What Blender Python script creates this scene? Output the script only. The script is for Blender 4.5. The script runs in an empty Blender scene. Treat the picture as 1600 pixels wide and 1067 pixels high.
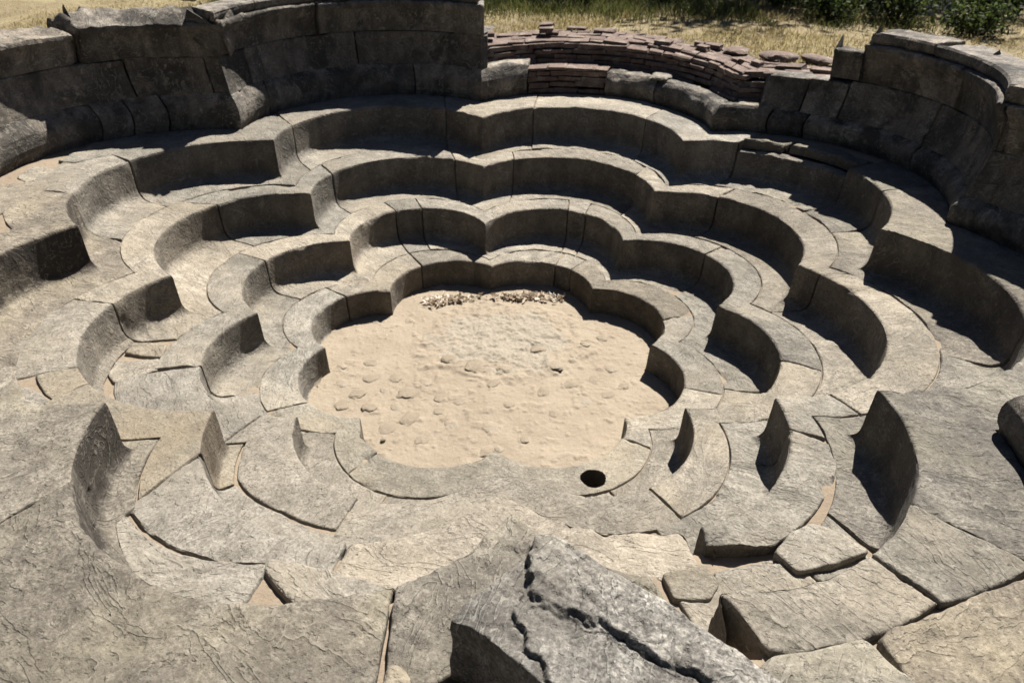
import bpy, bmesh, math, random
import numpy as np
from mathutils import Vector, Matrix
random.seed(7); RNG = np.random.default_rng(7)
sc = bpy.context.scene
COL = sc.collection
R = math.radians

# ------------------------------------------------------------------ noise
def _hash(ix, iy, iz, seed):
    n = (ix.astype(np.int64)*374761393 + iy.astype(np.int64)*668265263 + iz.astype(np.int64)*2147483647 + seed*974634541) & 0xffffffff
    n = ((n ^ (n >> 13)) * 1274126177) & 0xffffffff
    n = ((n ^ (n >> 15)) * 2246822519) & 0xffffffff
    return ((n ^ (n >> 16)) & 0xffffff) / float(0xffffff)
def vnoise(p, seed=0):
    f = np.floor(p); i = f.astype(np.int64); t = p - f
    t = t*t*t*(t*(t*6-15)+10)
    out = 0
    for dx in (0, 1):
        wx = t[..., 0] if dx else 1-t[..., 0]
        for dy in (0, 1):
            wy = t[..., 1] if dy else 1-t[..., 1]
            for dz in (0, 1):
                wz = t[..., 2] if dz else 1-t[..., 2]
                out = out + wx*wy*wz*_hash(i[..., 0]+dx, i[..., 1]+dy, i[..., 2]+dz, seed)
    return out
def fbm(p, octv=4, seed=0):
    s = 0; a = .5; q = p
    for o in range(octv):
        s = s + a*(vnoise(q, seed+o)*2-1); a *= .5; q = q*2.03 + 11.7
    return s                                                           # about -1..1
def P3(x, y, z): return np.stack(np.broadcast_arrays(x, y, z), -1).astype(float)

# ------------------------------------------------------------------ scene helpers
def mesh_obj(name, V, F, mat, parent=None, origin=None, sharp=45, smooth=True):
    V = np.asarray(V, float)
    if origin is None: origin = V.mean(0) if parent is not None or len(V) else (0, 0, 0)
    origin = np.asarray(origin, float)
    me = bpy.data.meshes.new(name)
    me.from_pydata((V-origin).tolist(), [], F if isinstance(F, list) else F.tolist())
    me.validate()
    if smooth:
        me.polygons.foreach_set('use_smooth', [True]*len(me.polygons))
        if sharp: me.set_sharp_from_angle(angle=R(sharp))
    me.materials.append(mat)
    o = bpy.data.objects.new(name, me); COL.objects.link(o)
    o.location = origin
    if parent is not None:
        o.parent = parent; o.location = Vector(origin) - parent.location
    return o
def tag(o, label=None, cat=None, group=None, kind=None):
    if label: o['label'] = label
    if cat: o['category'] = cat
    if group: o['group'] = group
    if kind: o['kind'] = kind
    return o
def empty(name, loc):
    o = bpy.data.objects.new(name, None); COL.objects.link(o); o.location = loc; o.empty_display_size = .2
    return o

# ------------------------------------------------------------------ materials
ALB = .56
class NT:
    def __init__(s, name):
        s.m = bpy.data.materials.new(name); s.m.use_nodes = True
        s.t = s.m.node_tree; s.b = s.t.nodes['Principled BSDF']; s.out = s.t.nodes['Material Output']
    def n(s, typ, **kw):
        nd = s.t.nodes.new(typ)
        ins = kw.pop('ins', {})
        for k, v in kw.items(): setattr(nd, k, v)
        for k, v in ins.items(): s.set(nd.inputs[k], v)
        return nd
    def set(s, sock, v):
        if isinstance(v, bpy.types.NodeSocket): s.t.links.new(v, sock)
        else: sock.default_value = v
    def math(s, op, a, b=0.0, c=None):
        nd = s.n('ShaderNodeMath', operation=op); s.set(nd.inputs[0], a); s.set(nd.inputs[1], b)
        if c is not None: s.set(nd.inputs[2], c)
        return nd.outputs[0]
    def noise(s, vec, scale, detail=4, rough=.55, dist=0.0):
        nd = s.n('ShaderNodeTexNoise'); s.set(nd.inputs['Vector'], vec)
        nd.inputs['Scale'].default_value = scale; nd.inputs['Detail'].default_value = detail
        nd.inputs['Roughness'].default_value = rough; nd.inputs['Distortion'].default_value = dist
        return nd.outputs['Fac']
    def ramp(s, fac, stops, interp='LINEAR'):
        nd = s.n('ShaderNodeValToRGB'); s.set(nd.inputs[0], fac); cr = nd.color_ramp; cr.interpolation = interp
        while len(cr.elements) < len(stops): cr.elements.new(.5)
        for e, (p, c) in zip(cr.elements, stops):
            e.position = p; e.color = (*c, 1) if len(c) == 3 else c
        return nd.outputs['Color']
    def lin(s, fac, a, b, c=0.0, d=1.0):
        nd = s.n('ShaderNodeMapRange'); s.set(nd.inputs[0], fac)
        for i, v in enumerate((a, b, c, d)): nd.inputs[i+1].default_value = v
        return nd.outputs[0]
    def mix(s, fac, a, b, mode='MIX'):
        nd = s.n('ShaderNodeMix', data_type='RGBA', blend_type=mode)
        s.set(nd.inputs[0], fac)
        for sock, v in ((nd.inputs[6], a), (nd.inputs[7], b)):
            s.set(sock, (*v, 1) if isinstance(v, tuple) and len(v) == 3 else v)
        return nd.outputs[2]
    def bump(s, h, strength, dist, normal=None):
        nd = s.n('ShaderNodeBump'); nd.inputs['Strength'].default_value = strength; nd.inputs['Distance'].default_value = dist
        s.set(nd.inputs['Height'], h)
        if normal is not None: s.set(nd.inputs['Normal'], normal)
        return nd.outputs[0]

def stone_mat(name, dark, mid, light, stain=.5, staincol=(.07, .065, .06), lichen=.25, tint=(.42, .35, .26), flake=1.0, var=.17, streak=0.0, patina_shade=(.088, .079, .073), pamt=1.0):
    t = NT(name)
    tc = t.n('ShaderNodeTexCoord').outputs['Object']
    oi = t.n('ShaderNodeObjectInfo').outputs['Random']
    off = t.n('ShaderNodeCombineXYZ', ins={0: t.math('MULTIPLY', oi, 37.0), 1: t.math('MULTIPLY', oi, 91.0), 2: t.math('MULTIPLY', oi, 53.0)}).outputs[0]
    vec = t.n('ShaderNodeVectorMath', operation='ADD', ins={0: tc, 1: off}).outputs[0]
    rot = t.n('ShaderNodeVectorRotate', rotation_type='Z_AXIS', ins={'Vector': vec, 'Angle': t.math('MULTIPLY', oi, 51.0)}).outputs[0]
    gr = t.n('ShaderNodeMapping', ins={'Vector': rot, 'Scale': (1.0, 3.4, 2.0)}).outputs[0]
    gr2 = t.n('ShaderNodeMapping', ins={'Vector': rot, 'Scale': (1.0, 2.2, 1.6)}).outputs[0]
    n1 = t.noise(vec, 1.7, 4); n2 = t.noise(vec, 11, 6, .65); n3 = t.noise(vec, 75, 4, .7)
    st = t.noise(gr, 4.5, 8, .68, .8)
    v = t.math('ADD', t.math('ADD', .5, t.math('MULTIPLY', t.math('SUBTRACT', st, .5), t.math('ADD', .12, t.math('MULTIPLY', t.math('FRACT', t.math('MULTIPLY', oi, 7.3)), .35)))), t.math('ADD', t.math('MULTIPLY', t.math('SUBTRACT', n2, .5), .42), t.math('MULTIPLY', t.math('SUBTRACT', n3, .5), .62)))
    col = t.ramp(v, [(.43, dark), (.55, mid), (.66, light)])
    col = t.mix(t.lin(n1, .45, .68, 0, .55), col, tint)
    sp = t.lin(t.noise(vec, 120, 3, .6), .60, .68, 0, .55)
    col = t.mix(sp, col, tuple(c*.55 for c in dark))
    sn = t.noise(vec, 2.6, 8, .68)
    smask = t.lin(sn, .49, .58, 0, stain)
    col = t.mix(smask, col, staincol)
    if streak:
        sv = t.n('ShaderNodeMapping', ins={'Vector': vec, 'Scale': (7, 7, .9)}).outputs[0]
        col = t.mix(t.lin(t.noise(sv, 1.2, 6, .6), .46, .62, 0, streak), col, staincol)
        col = t.mix(t.lin(t.noise(sv, 1.0, 4, .6), .60, .72, 0, .35), col, (.24, .19, .15))
    pa = t.n('ShaderNodeAttribute', attribute_name='patina_shade').outputs['Fac']  # riser patina; brown and warm stones deepen it with painted shade
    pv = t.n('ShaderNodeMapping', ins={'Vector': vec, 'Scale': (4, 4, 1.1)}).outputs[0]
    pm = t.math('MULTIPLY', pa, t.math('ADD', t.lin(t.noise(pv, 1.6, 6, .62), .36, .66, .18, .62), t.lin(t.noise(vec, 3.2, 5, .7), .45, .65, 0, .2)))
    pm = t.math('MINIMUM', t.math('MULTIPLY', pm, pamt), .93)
    col = t.mix(pm, col, tuple(c*.9 for c in patina_shade))
    ln = t.lin(t.noise(vec, 26, 6, .72), .58, .66, 0, 1)
    lm = t.math('MULTIPLY', ln, t.lin(t.noise(vec, 3.1, 3), .42, .62, 0, lichen))
    col = t.mix(lm, col, (.56, .53, .46))
    flc = t.noise(gr2, 2.6, 4, .55, .5)
    frc = t.math('FRACT', t.math('DIVIDE', flc, .085))
    crk = t.math('MULTIPLY', t.lin(frc, .90, .99, 0, .5*min(1, flake)), t.lin(t.noise(vec, 5, 3), .46, .58))
    col = t.mix(crk, col, tuple(c*.4 for c in dark))
    col = t.mix(t.math('MULTIPLY', t.lin(frc, .22, .0, 0, .4*min(1, flake)), t.lin(t.noise(vec, 6, 3), .42, .56)), col, tuple(min(.62, c*1.12) for c in light))
    br = t.math('ADD', t.math('MULTIPLY', oi, 2*var), 1-var)
    col = t.mix(1.0, col, t.n('ShaderNodeCombineColor', ins={0: br, 1: br, 2: br}).outputs[0], 'MULTIPLY')
    bd = t.lin(t.noise(vec, .9, 3, .5), .36, .64, .80, 1.14)
    col = t.mix(1.0, col, t.n('ShaderNodeCombineColor', ins={0: bd, 1: bd, 2: bd}).outputs[0], 'MULTIPLY')
    r2 = t.math('FRACT', t.math('MULTIPLY', oi, 13.7))
    col = t.mix(t.math('MULTIPLY', r2, .7), col, t.mix(1.0, col, (1.05, .975, .88), 'MULTIPLY'))
    t.set(t.b.inputs['Base Color'], t.mix(1.0, col, (ALB, ALB, ALB), 'MULTIPLY'))
    t.b.inputs['Roughness'].default_value = .88
    t.b.inputs['Specular IOR Level'].default_value = .25
    # relief: grain, flaked ledges, pits
    fl = t.noise(gr2, 2.6, 4, .55, .5)
    fr = t.math('FRACT', t.math('DIVIDE', fl, .085))
    led = t.math('ADD', t.math('FLOOR', t.math('DIVIDE', fl, .085)), t.math('POWER', fr, 9.0))
    b1 = t.bump(led, .55*flake, .008)
    b2 = t.bump(t.math('ADD', t.math('MULTIPLY', st, .45), t.math('MULTIPLY', n2, 1.5)), .6, .013, b1)
    pit = t.lin(t.noise(vec, 48, 4, .6), .56, .70, 0, -1.0)
    b3 = t.bump(t.math('ADD', t.noise(vec, 85, 6, .78), pit), .7, .006, b2)
    t.set(t.b.inputs['Normal'], b3)
    return t.m
M_step = stone_mat('step_stone', (.22, .202, .172), (.355, .328, .28), (.50, .465, .405), stain=.25, staincol=(.15, .138, .12), tint=(.43, .375, .29), lichen=.35)
M_warm = stone_mat('warm_step_stone', (.225, .203, .167), (.335, .307, .252), (.46, .425, .355), stain=.2, staincol=(.2, .175, .14), tint=(.47, .39, .27), lichen=.2, flake=.5, patina_shade=(.115, .09, .068), pamt=1.6)  # brown riser patina, strengthened with painted shade for the near-left third-ring riser
M_outer = stone_mat('weathered_step_stone', (.165, .15, .13), (.275, .252, .216), (.44, .41, .355), stain=.42, staincol=(.115, .107, .098), tint=(.36, .33, .25), lichen=.5)
M_pale = stone_mat('pale_step_stone', (.25, .228, .195), (.39, .36, .312), (.54, .505, .44), stain=.18, staincol=(.19, .172, .148), tint=(.45, .405, .325), lichen=.3, patina_shade=(.10, .088, .074), pamt=1.25)
M_brown = stone_mat('brown_step_stone', (.18, .16, .134), (.31, .281, .235), (.48, .44, .37), stain=.4, staincol=(.14, .126, .11), tint=(.44, .395, .285), lichen=.5, flake=1.1, patina_shade=(.055, .047, .04), pamt=2.0)  # riser coat extra dark: painted shade for the near-left fourth-ring risers
M_wall = stone_mat('blackened_wall_stone', (.21, .19, .168), (.38, .343, .30), (.60, .55, .48), stain=.9, staincol=(.045, .041, .037), tint=(.36, .305, .245), lichen=.6, patina_shade=(.12, .112, .10), flake=1.0, streak=.6)
M_grey = stone_mat('fresh_grey_rock', (.125, .117, .108), (.32, .303, .276), (.60, .57, .51), stain=.45, staincol=(.10, .092, .084), tint=(.25, .225, .19), lichen=.75, flake=1.2)

def sand_mat(name, c0, c1, mortar=False):
    t = NT(name)
    tc = t.n('ShaderNodeTexCoord').outputs['Object']
    n = t.noise(tc, 3.0, 5, .6); g = t.noise(tc, 60, 5, .7); g2 = t.noise(tc, 260, 3, .7)
    v = t.math('ADD', t.math('MULTIPLY', n, .5), t.math('ADD', t.math('MULTIPLY', g, .3), t.math('MULTIPLY', g2, .25)))
    col = t.ramp(v, [(.38, c0), (.66, c1)])
    if mortar:
        sep = t.n('ShaderNodeSeparateXYZ', ins={0: tc})
        d = t.math('ADD', t.math('POWER', t.math('MULTIPLY', t.math('SUBTRACT', sep.outputs[0], .1), 1.35), 2.0), t.math('POWER', t.math('MULTIPLY', t.math('SUBTRACT', sep.outputs[1], .36), 1.75), 2.0))
        mk = t.math('SUBTRACT', t.math('ADD', t.noise(tc, 4.5, 7, .65), .28), t.math('MULTIPLY', d, .55))
        m = t.lin(mk, .50, .60, 0, .72)
        gcol = t.ramp(g, [(.3, (.31, .275, .22)), (.7, (.50, .45, .37))])
        col = t.mix(m, col, gcol)
        dk = t.lin(t.noise(tc, 34, 4, .7), .66, .74, 0, .5)
        col = t.mix(t.math('MULTIPLY', dk, m), col, (.2, .17, .13))
    sp = t.lin(t.noise(tc, 150, 2, .5), .68, .74, 0, .6)
    col = t.mix(sp, col, (.26, .19, .13))
    t.set(t.b.inputs['Base Color'], t.mix(1.0, col, (ALB, ALB, ALB), 'MULTIPLY')); t.b.inputs['Roughness'].default_value = .95; t.b.inputs['Specular IOR Level'].default_value = .1
    b = t.bump(t.noise(tc, 26, 6, .65), .5, .02); b = t.bump(t.noise(tc, 170, 4, .7), .5, .005, b)
    t.set(t.b.inputs['Normal'], b)
    return t.m
M_sand = sand_mat('sand', (.352, .287, .216), (.472, .397, .304), True)
M_earth = sand_mat('joint_sand', (.30, .236, .172), (.41, .335, .253))
M_cob = sand_mat('sandy_cobble', (.30, .246, .185), (.44, .372, .284))

def soil_mat():
    t = NT('dry_soil'); tc = t.n('ShaderNodeTexCoord').outputs['Object']
    v = t.math('ADD', t.math('MULTIPLY', t.noise(tc, 1.5, 6, .65), .55), t.math('MULTIPLY', t.noise(tc, 30, 5, .7), .45))
    col = t.ramp(v, [(.35, (.16, .12, .06)), (.5, (.32, .25, .13)), (.66, (.46, .39, .22))])
    t.set(t.b.inputs['Base Color'], t.mix(1.0, col, (ALB, ALB, ALB), 'MULTIPLY')); t.b.inputs['Roughness'].default_value = 1
    t.set(t.b.inputs['Normal'], t.bump(t.noise(tc, 40, 5, .7), .8, .03))
    return t.m
M_soil = soil_mat()
def brick_mat():
    t = NT('old_brick'); tc = t.n('ShaderNodeTexCoord').outputs['Object']
    v = t.math('ADD', t.math('MULTIPLY', t.noise(tc, 5, 5, .6), .55), t.math('MULTIPLY', t.noise(tc, 40, 5, .7), .45))
    col = t.ramp(v, [(.34, (.10, .066, .055)), (.5, (.21, .142, .115)), (.66, (.36, .27, .22))])
    col = t.mix(t.lin(t.noise(tc, 9, 5, .65), .54, .64, 0, .65), col, (.40, .35, .29))
    t.set(t.b.inputs['Base Color'], t.mix(1.0, col, (ALB, ALB, ALB), 'MULTIPLY')); t.b.inputs['Roughness'].default_value = .95
    t.set(t.b.inputs['Normal'], t.bump(t.noise(tc, 50, 6, .7), .8, .015))
    return t.m
M_brick = brick_mat()
def ramp_mat(name, stops, rough=.8, trans=0.0):
    t = NT(name)
    g = t.n('ShaderNodeNewGeometry').outputs['Random Per Island']
    col = t.ramp(g, stops)
    t.set(t.b.inputs['Base Color'], t.mix(1.0, col, (ALB, ALB, ALB), 'MULTIPLY')); t.b.inputs['Roughness'].default_value = rough
    t.b.inputs['Specular IOR Level'].default_value = .2
    if trans:
        tr = t.n('ShaderNodeBsdfTranslucent'); t.set(tr.inputs[0], col)
        mx = t.n('ShaderNodeMixShader'); mx.inputs[0].default_value = trans
        t.t.links.new(t.b.outputs[0], mx.inputs[1]); t.t.links.new(tr.outputs[0], mx.inputs[2]); t.t.links.new(mx.outputs[0], t.out.inputs[0])
    return t.m
M_straw = ramp_mat('dry_grass', [(0, (.24, .19, .08)), (.5, (.46, .37, .17)), (1, (.62, .53, .30))], .8, .25)
M_greenblade = ramp_mat('green_grass', [(0, (.05, .07, .018)), (.6, (.13, .15, .04)), (1, (.26, .23, .09))], .7, .25)
M_leaf = ramp_mat('shrub_leaf', [(0, (.025, .04, .011)), (.6, (.06, .088, .022)), (1, (.125, .155, .04))], .8, .3)
M_litter = ramp_mat('dead_leaf', [(0, (.34, .25, .17)), (.25, (.68, .53, .39)), (.6, (.86, .74, .6)), (1, (.97, .92, .84))], .75, .1)
M_bark = ramp_mat('bark', [(0, (.13, .10, .075)), (1, (.19, .15, .11))], .9)

# ------------------------------------------------------------------ the lobed plan: ring lines 0..6, eight cusps and eight bays each
ANG = np.array([[-2.2]*8, [-.5,-.8,-.4,-.9,-1.8,-1.6,-2.6,-1.7], [-2.7,-2.1,-3.6,-1.3,-3,-3,-1.9,-1.6], [-2.6,-2.4,-3.7,-2.3,-2.2,-2.7,-1.9,-2.9], [-2.7,-3.7,-1,-1.1,-2.6,-3.4,-.4,-1.8], [-2.5,-2.5,-2.8,-2.2,-2.2,-2.5,-2,-2.7], [-2.5]*8]) + np.arange(8)*45
RC = np.array([[.72]*8, [1.2,1.144,1.13,1.167,1.124,1.145,1.155,1.1], [1.43,1.544,1.583,1.544,1.561,1.568,1.571,1.577], [2.007,1.965,2.09,2.013,2.042,2.001,2.07,1.98], [2.39,2.41,2.526,2.46,2.494,2.462,2.61,2.485], [2.95,2.83,3.02,2.96,2.97,3.0,3.2,2.93], [3.45,3.33,3.52,3.46,3.47,3.5,3.7,3.43]])
RM = np.array([[.86]*8, [1.352,1.352,1.36,1.35,1.33,1.335,1.36,1.345], [1.86,1.91,1.905,1.89,1.89,1.88,1.87,1.895], [2.36,2.385,2.435,2.43,2.43,2.46,2.46,2.385], [2.88,2.985,3.03,3.0,3.0,3.08,3.03,2.925], [3.37,3.43,3.46,3.45,3.45,3.5,3.69,3.33], [3.87,3.93,3.96,3.95,3.95,4.0,4.19,3.83]])
Z = [0, .215, .487, .780, 1.093]
def curve(w, u):
    w, u = np.broadcast_arrays(np.asarray(w, float), np.asarray(u, float))
    k = np.clip(np.floor(w).astype(int), 0, 5); f = w-k
    i = np.floor(u+1e-9).astype(int); t = u-i; i = i % 8; j = (i+1) % 8
    L = lambda T, c: T[k, c]*(1-f)+T[k+1, c]*f
    a0 = np.radians(L(ANG, i)); a1 = np.radians(L(ANG, j)+np.where(j == 0, 360, 0)); am = (a0+a1)/2
    r0, r1, rm = L(RC, i), L(RC, j), L(RM, i)
    ax, ay = r0*np.sin(a0), r0*np.cos(a0); bx, by = r1*np.sin(a1), r1*np.cos(a1); mx, my = rm*np.sin(am), rm*np.cos(am)
    D = 2*(ax*(by-my)+bx*(my-ay)+mx*(ay-by))
    A2, B2, M2 = ax*ax+ay*ay, bx*bx+by*by, mx*mx+my*my
    cx = (A2*(by-my)+B2*(my-ay)+M2*(ay-by))/D; cy = (A2*(mx-bx)+B2*(ax-mx)+M2*(bx-ax))/D
    rr = np.hypot(ax-cx, ay-cy)
    pa = np.arctan2(ax-cx, ay-cy); pb = np.arctan2(bx-cx, by-cy)
    d = (pb-pa) % (2*np.pi)
    p = pa+d*t
    return cx+rr*np.sin(p), cy+rr*np.cos(p)

CAM = np.array([.067, -4.439, 3.094])
def grid_normals(X, Y, Zz):
    P = P3(X, Y, Zz)
    du = np.gradient(P, axis=0); dv = np.gradient(P, axis=1)
    n = np.cross(du, dv); n /= np.linalg.norm(n, axis=-1, keepdims=True)+1e-12
    return P, n
def edge_samples(L, ds):
    e = np.array([0, .004, .009, .016, .026, .042]); e = e[e < L*.42]
    n = max(2, int((L-2*e[-1])/ds))
    mid = np.linspace(e[-1], L-e[-1], n+1)
    return np.unique(np.round(np.concatenate([e, mid, L-e[::-1]]), 6))
def lookup(tab, u):
    if np.isscalar(tab): return np.full_like(u, tab, dtype=float)
    return np.interp(u, [a for a, _ in tab], [b for _, b in tab])
_seed = [100]
def block(name, parent, mat, u0, u1, ub0, ub1, wr, front, mid, back, rough=1.0, gap=.003, hole=None, topz=None, chip=1.0, skirt=.13, edge_r=.007, ztilt=0.0, relief=None):
    """one stone swept along the lobed plan. front/back: (w limit table, z); mid: list of (w,z) joining them; wr: rim line of the ring"""
    _seed[0] += 1; seed = _seed[0]
    uc = np.array([(u0+u1)/2]); xc, yc = curve(np.array([wr]), uc)
    dist = math.dist((xc[0], yc[0], 1.0), CAM)
    ds = min(.035, max(.0065, dist*.0036))
    # --- u samples
    nodes = [u0]+[c for c in range(math.ceil(u0+1e-6), math.floor(u1-1e-6)+1) if u0 < c < u1]+[u1]
    nodes_b = [ub0]+nodes[1:-1]+[ub1]
    us, ub, su = [], [], []
    tot = 0; segs = []
    for a, b in zip(nodes[:-1], nodes[1:]):
        tt = np.linspace(a, b, 30); x, y = curve(np.full(30, wr), np.clip(tt, a+1e-6, b-1e-6)); segs.append(np.hypot(np.diff(x), np.diff(y)).sum())
    Lt = sum(segs)
    acc = 0
    s_all = edge_samples(Lt, ds)
    bounds = np.concatenate([[0], np.cumsum(segs)])
    s_all = np.unique(np.round(np.concatenate([s_all, bounds[1:-1], bounds[1:-1]-.006, bounds[1:-1]+.006]), 6))
    s_all = s_all[(s_all >= 0) & (s_all <= Lt+1e-6)]
    us = np.interp(s_all, bounds, nodes); ub = np.interp(s_all, bounds, nodes_b)
    sg = s_all.copy()
    # gap at the two ends
    g = gap/max(Lt, .05)
    # --- v samples
    fw = lookup(front[0], us) if front else None; bw = lookup(back[0], us)
    midw = np.array([m[0] for m in mid]); midz = np.array([m[1] for m in mid])
    ln = np.concatenate([[0], np.cumsum(np.hypot(np.diff(midw)*.45, np.diff(midz)))])
    nm = max(6, int(ln[-1]/(ds*.8)))
    q = np.unique(np.round(np.concatenate([np.linspace(0, ln[-1], nm), ln]), 5))
    mw = np.interp(q, ln, midw); mz = np.interp(q, ln, midz)
    cols_w, cols_z, tv = [], [], []
    if front:
        Lf = max(.03, abs(mw[0]-fw.mean())*.45)
        e = np.array([0, .004, .009, .016, .026, .042]); e = e[e < Lf*.8]
        fs = np.unique(np.concatenate([e, np.linspace(e[-1], Lf, max(2, int(Lf/ds)+1))]))/Lf
        for t in fs[:-1]:
            cols_w.append(fw+(mw[0]-fw)*t); cols_z.append(np.full_like(us, front[1]+(mz[0]-front[1])*t))
    for a, b in zip(mw, mz): cols_w.append(np.full_like(us, a)); cols_z.append(np.full_like(us, b))
    Lb = max(.03, abs(bw.mean()-mw[-1])*.45)
    e = np.array([0, .004, .009, .016, .026, .042]); e = e[e < Lb*.8]
    bs = np.unique(np.concatenate([Lb-e, np.linspace(0, Lb-e[-1], max(2, int(Lb/ds)+1))]))/Lb
    for t in bs[1:]:
        cols_w.append(mw[-1]+(bw-mw[-1])*t); cols_z.append(np.full_like(us, mz[-1]+(back[1]-mz[-1])*t))
    W = np.array(cols_w).T; Zz = np.array(cols_z).T
    fr = np.clip((W-wr)/np.maximum(bw[:, None]-wr, .05), 0, 1)
    U = us[:, None]*(1-fr)+ub[:, None]*fr
    sgap = np.minimum(sg, .03)[:, None]*0
    a = np.clip(1-sg/.03, 0, 1)[:, None]; b = np.clip(1-(Lt-sg)/.03, 0, 1)[:, None]
    jw = vnoise(P3(W*9, Zz*22, np.full_like(W, seed*.7)), seed)          # uneven joint lines
    U = U + (a-b)*g*(u1-u0)*(.4+1.6*jw)
    eps = 1e-4
    # keep each sample on its own side of a cusp
    X, Y = curve(W, U)
    P, N = grid_normals(X, Y, Zz)
    vlen = np.concatenate([np.zeros((P.shape[0], 1)), np.cumsum(np.linalg.norm(np.diff(P, axis=1), axis=-1), axis=1)], axis=1)
    dv0 = vlen; dv1 = vlen[:, -1:]-vlen
    de = np.minimum(np.broadcast_to(np.minimum(sg, Lt-sg)[:, None], W.shape), dv1)
    if front: de = np.minimum(de, dv0)
    # --- relief
    ang = (seed*1.37) % math.pi
    gx = P[..., 0]*math.cos(ang)+P[..., 1]*math.sin(ang); gy = -P[..., 0]*math.sin(ang)+P[..., 1]*math.cos(ang)
    so = seed*3.1
    lo = fbm(P3(P[..., 0]*2.6+so, P[..., 1]*2.6, P[..., 2]*2.6), 3, seed)
    mdn = fbm(P3(gx*7+so, gy*17, P[..., 2]*13), 4, seed+9)
    fl = fbm(P3(gx*3.2+so, gy*6.5, P[..., 2]*5), 4, seed+23)*4.5
    st = np.floor(fl); ft = fl-st; terr = st+np.clip((ft-.82)/.18, 0, 1)
    up = np.clip(N[..., 2], 0, 1)
    disp = np.maximum(rough*(lo*.007+mdn*.0035*(.35+.65*up)+(terr+.5)*.0028*(.15+.85*up)), -.010)
    rr = edge_r*(.5+1.3*vnoise(P3(P[..., 0]*14+so, P[..., 1]*14, P[..., 2]*14), seed+3))
    tt = np.clip(1-de/rr, 0, 1); disp = disp-rr*(1-np.sqrt(np.clip(1-tt*tt, 0, 1)))
    # chipped arrises: rim and cusp
    rim_d = np.hypot((W-wr)*.45, Zz-mz.max())
    cn = np.clip(fbm(P3(P[..., 0]*6+so, P[..., 1]*6, P[..., 2]*6), 4, seed+31)-.18, 0, 1)
    disp = disp-chip*cn*.05*np.exp(-(rim_d/.035)**2)
    cn2 = np.clip(fbm(P3(P[..., 0]*5+so, P[..., 1]*5, P[..., 2]*5), 4, seed+37)-.25, 0, 1)
    disp = disp-chip*cn2*.06*np.exp(-(de/.05)**2)
    P = P+N*disp[..., None]
    if relief is not None: P = P+N*relief(U, P[..., 2])[..., None]
    if ztilt: P[..., 2] += ztilt*np.clip((W-wr+.3)/.5, 0, 1)
    nu, nv = W.shape
    V = P.reshape(-1, 3); idx = np.arange(nu*nv).reshape(nu, nv)
    F = np.stack([idx[:-1, :-1], idx[1:, :-1], idx[1:, 1:], idx[:-1, 1:]], -1).reshape(-1, 4).tolist()
    loop = np.concatenate([idx[:-1, 0], idx[-1, :-1], idx[:0:-1, -1], idx[0, :0:-1]])
    Nf = N.reshape(-1, 3)
    base = V[loop]; last = loop
    for dpt in (.02, skirt):
        st0 = len(V); V = np.vstack([V, base-Nf[loop]*dpt]); cur = np.arange(st0, st0+len(loop))
        n2 = np.roll(cur, -1); l2 = np.roll(last, -1)
        F += np.stack([last, cur, n2, l2], -1).tolist(); last = cur
    if hole:
        V, F = punch(V, F, hole)
    o = mesh_obj(name, V, F, mat, parent)
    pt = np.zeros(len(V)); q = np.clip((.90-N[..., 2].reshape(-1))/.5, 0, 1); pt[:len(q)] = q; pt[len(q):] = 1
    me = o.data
    if len(me.vertices) == len(pt): at = me.attributes.new('patina_shade', 'FLOAT', 'POINT'); at.data.foreach_set('value', pt)
    return o
def punch(V, F, hole):
    hx, hy, hr, depth = hole
    V = np.asarray(V); Fc = [f for f in F]
    top = [f for f in Fc if np.hypot(*(V[f].mean(0)[:2]-(hx, hy))) < hr*1.12]
    keep = [f for f in Fc if not np.hypot(*(V[f].mean(0)[:2]-(hx, hy))) < hr*1.12]
    cnt = {}
    for f in top:
        for i in range(len(f)):
            a, b = f[i], f[(i+1) % len(f)]; cnt[(a, b)] = 1
    bd = [(a, b) for (a, b) in cnt if (b, a) not in cnt]
    nxt = dict(bd); s = bd[0][0]; loop = [s]; c = nxt[s]
    while c != s and c in nxt and len(loop) < 5000: loop.append(c); c = nxt[c]
    z0 = V[loop][:, 2].mean()
    for i in loop:
        d = V[i, :2]-(hx, hy); d /= np.linalg.norm(d); V[i, :2] = np.array((hx, hy))+d*hr*(1+.035*math.sin(i*.7)+.02*math.sin(i*2.9)); V[i, 2] = V[i, 2]*.5+z0*.5
    last = loop
    for dz, k in ((.008, .97), (.05, .96), (depth, .93)):
        st = len(V); A = V[loop].copy(); A[:, :2] = (A[:, :2]-(hx, hy))*k+(hx, hy); A[:, 2] -= dz
        V = np.vstack([V, A]); cur = list(range(st, st+len(loop)))
        for i in range(len(loop)):
            j = (i+1) % len(loop); keep.append([last[i], last[j], cur[j], cur[i]])
        last = cur
    keep.append(last)
    return V, keep

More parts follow.
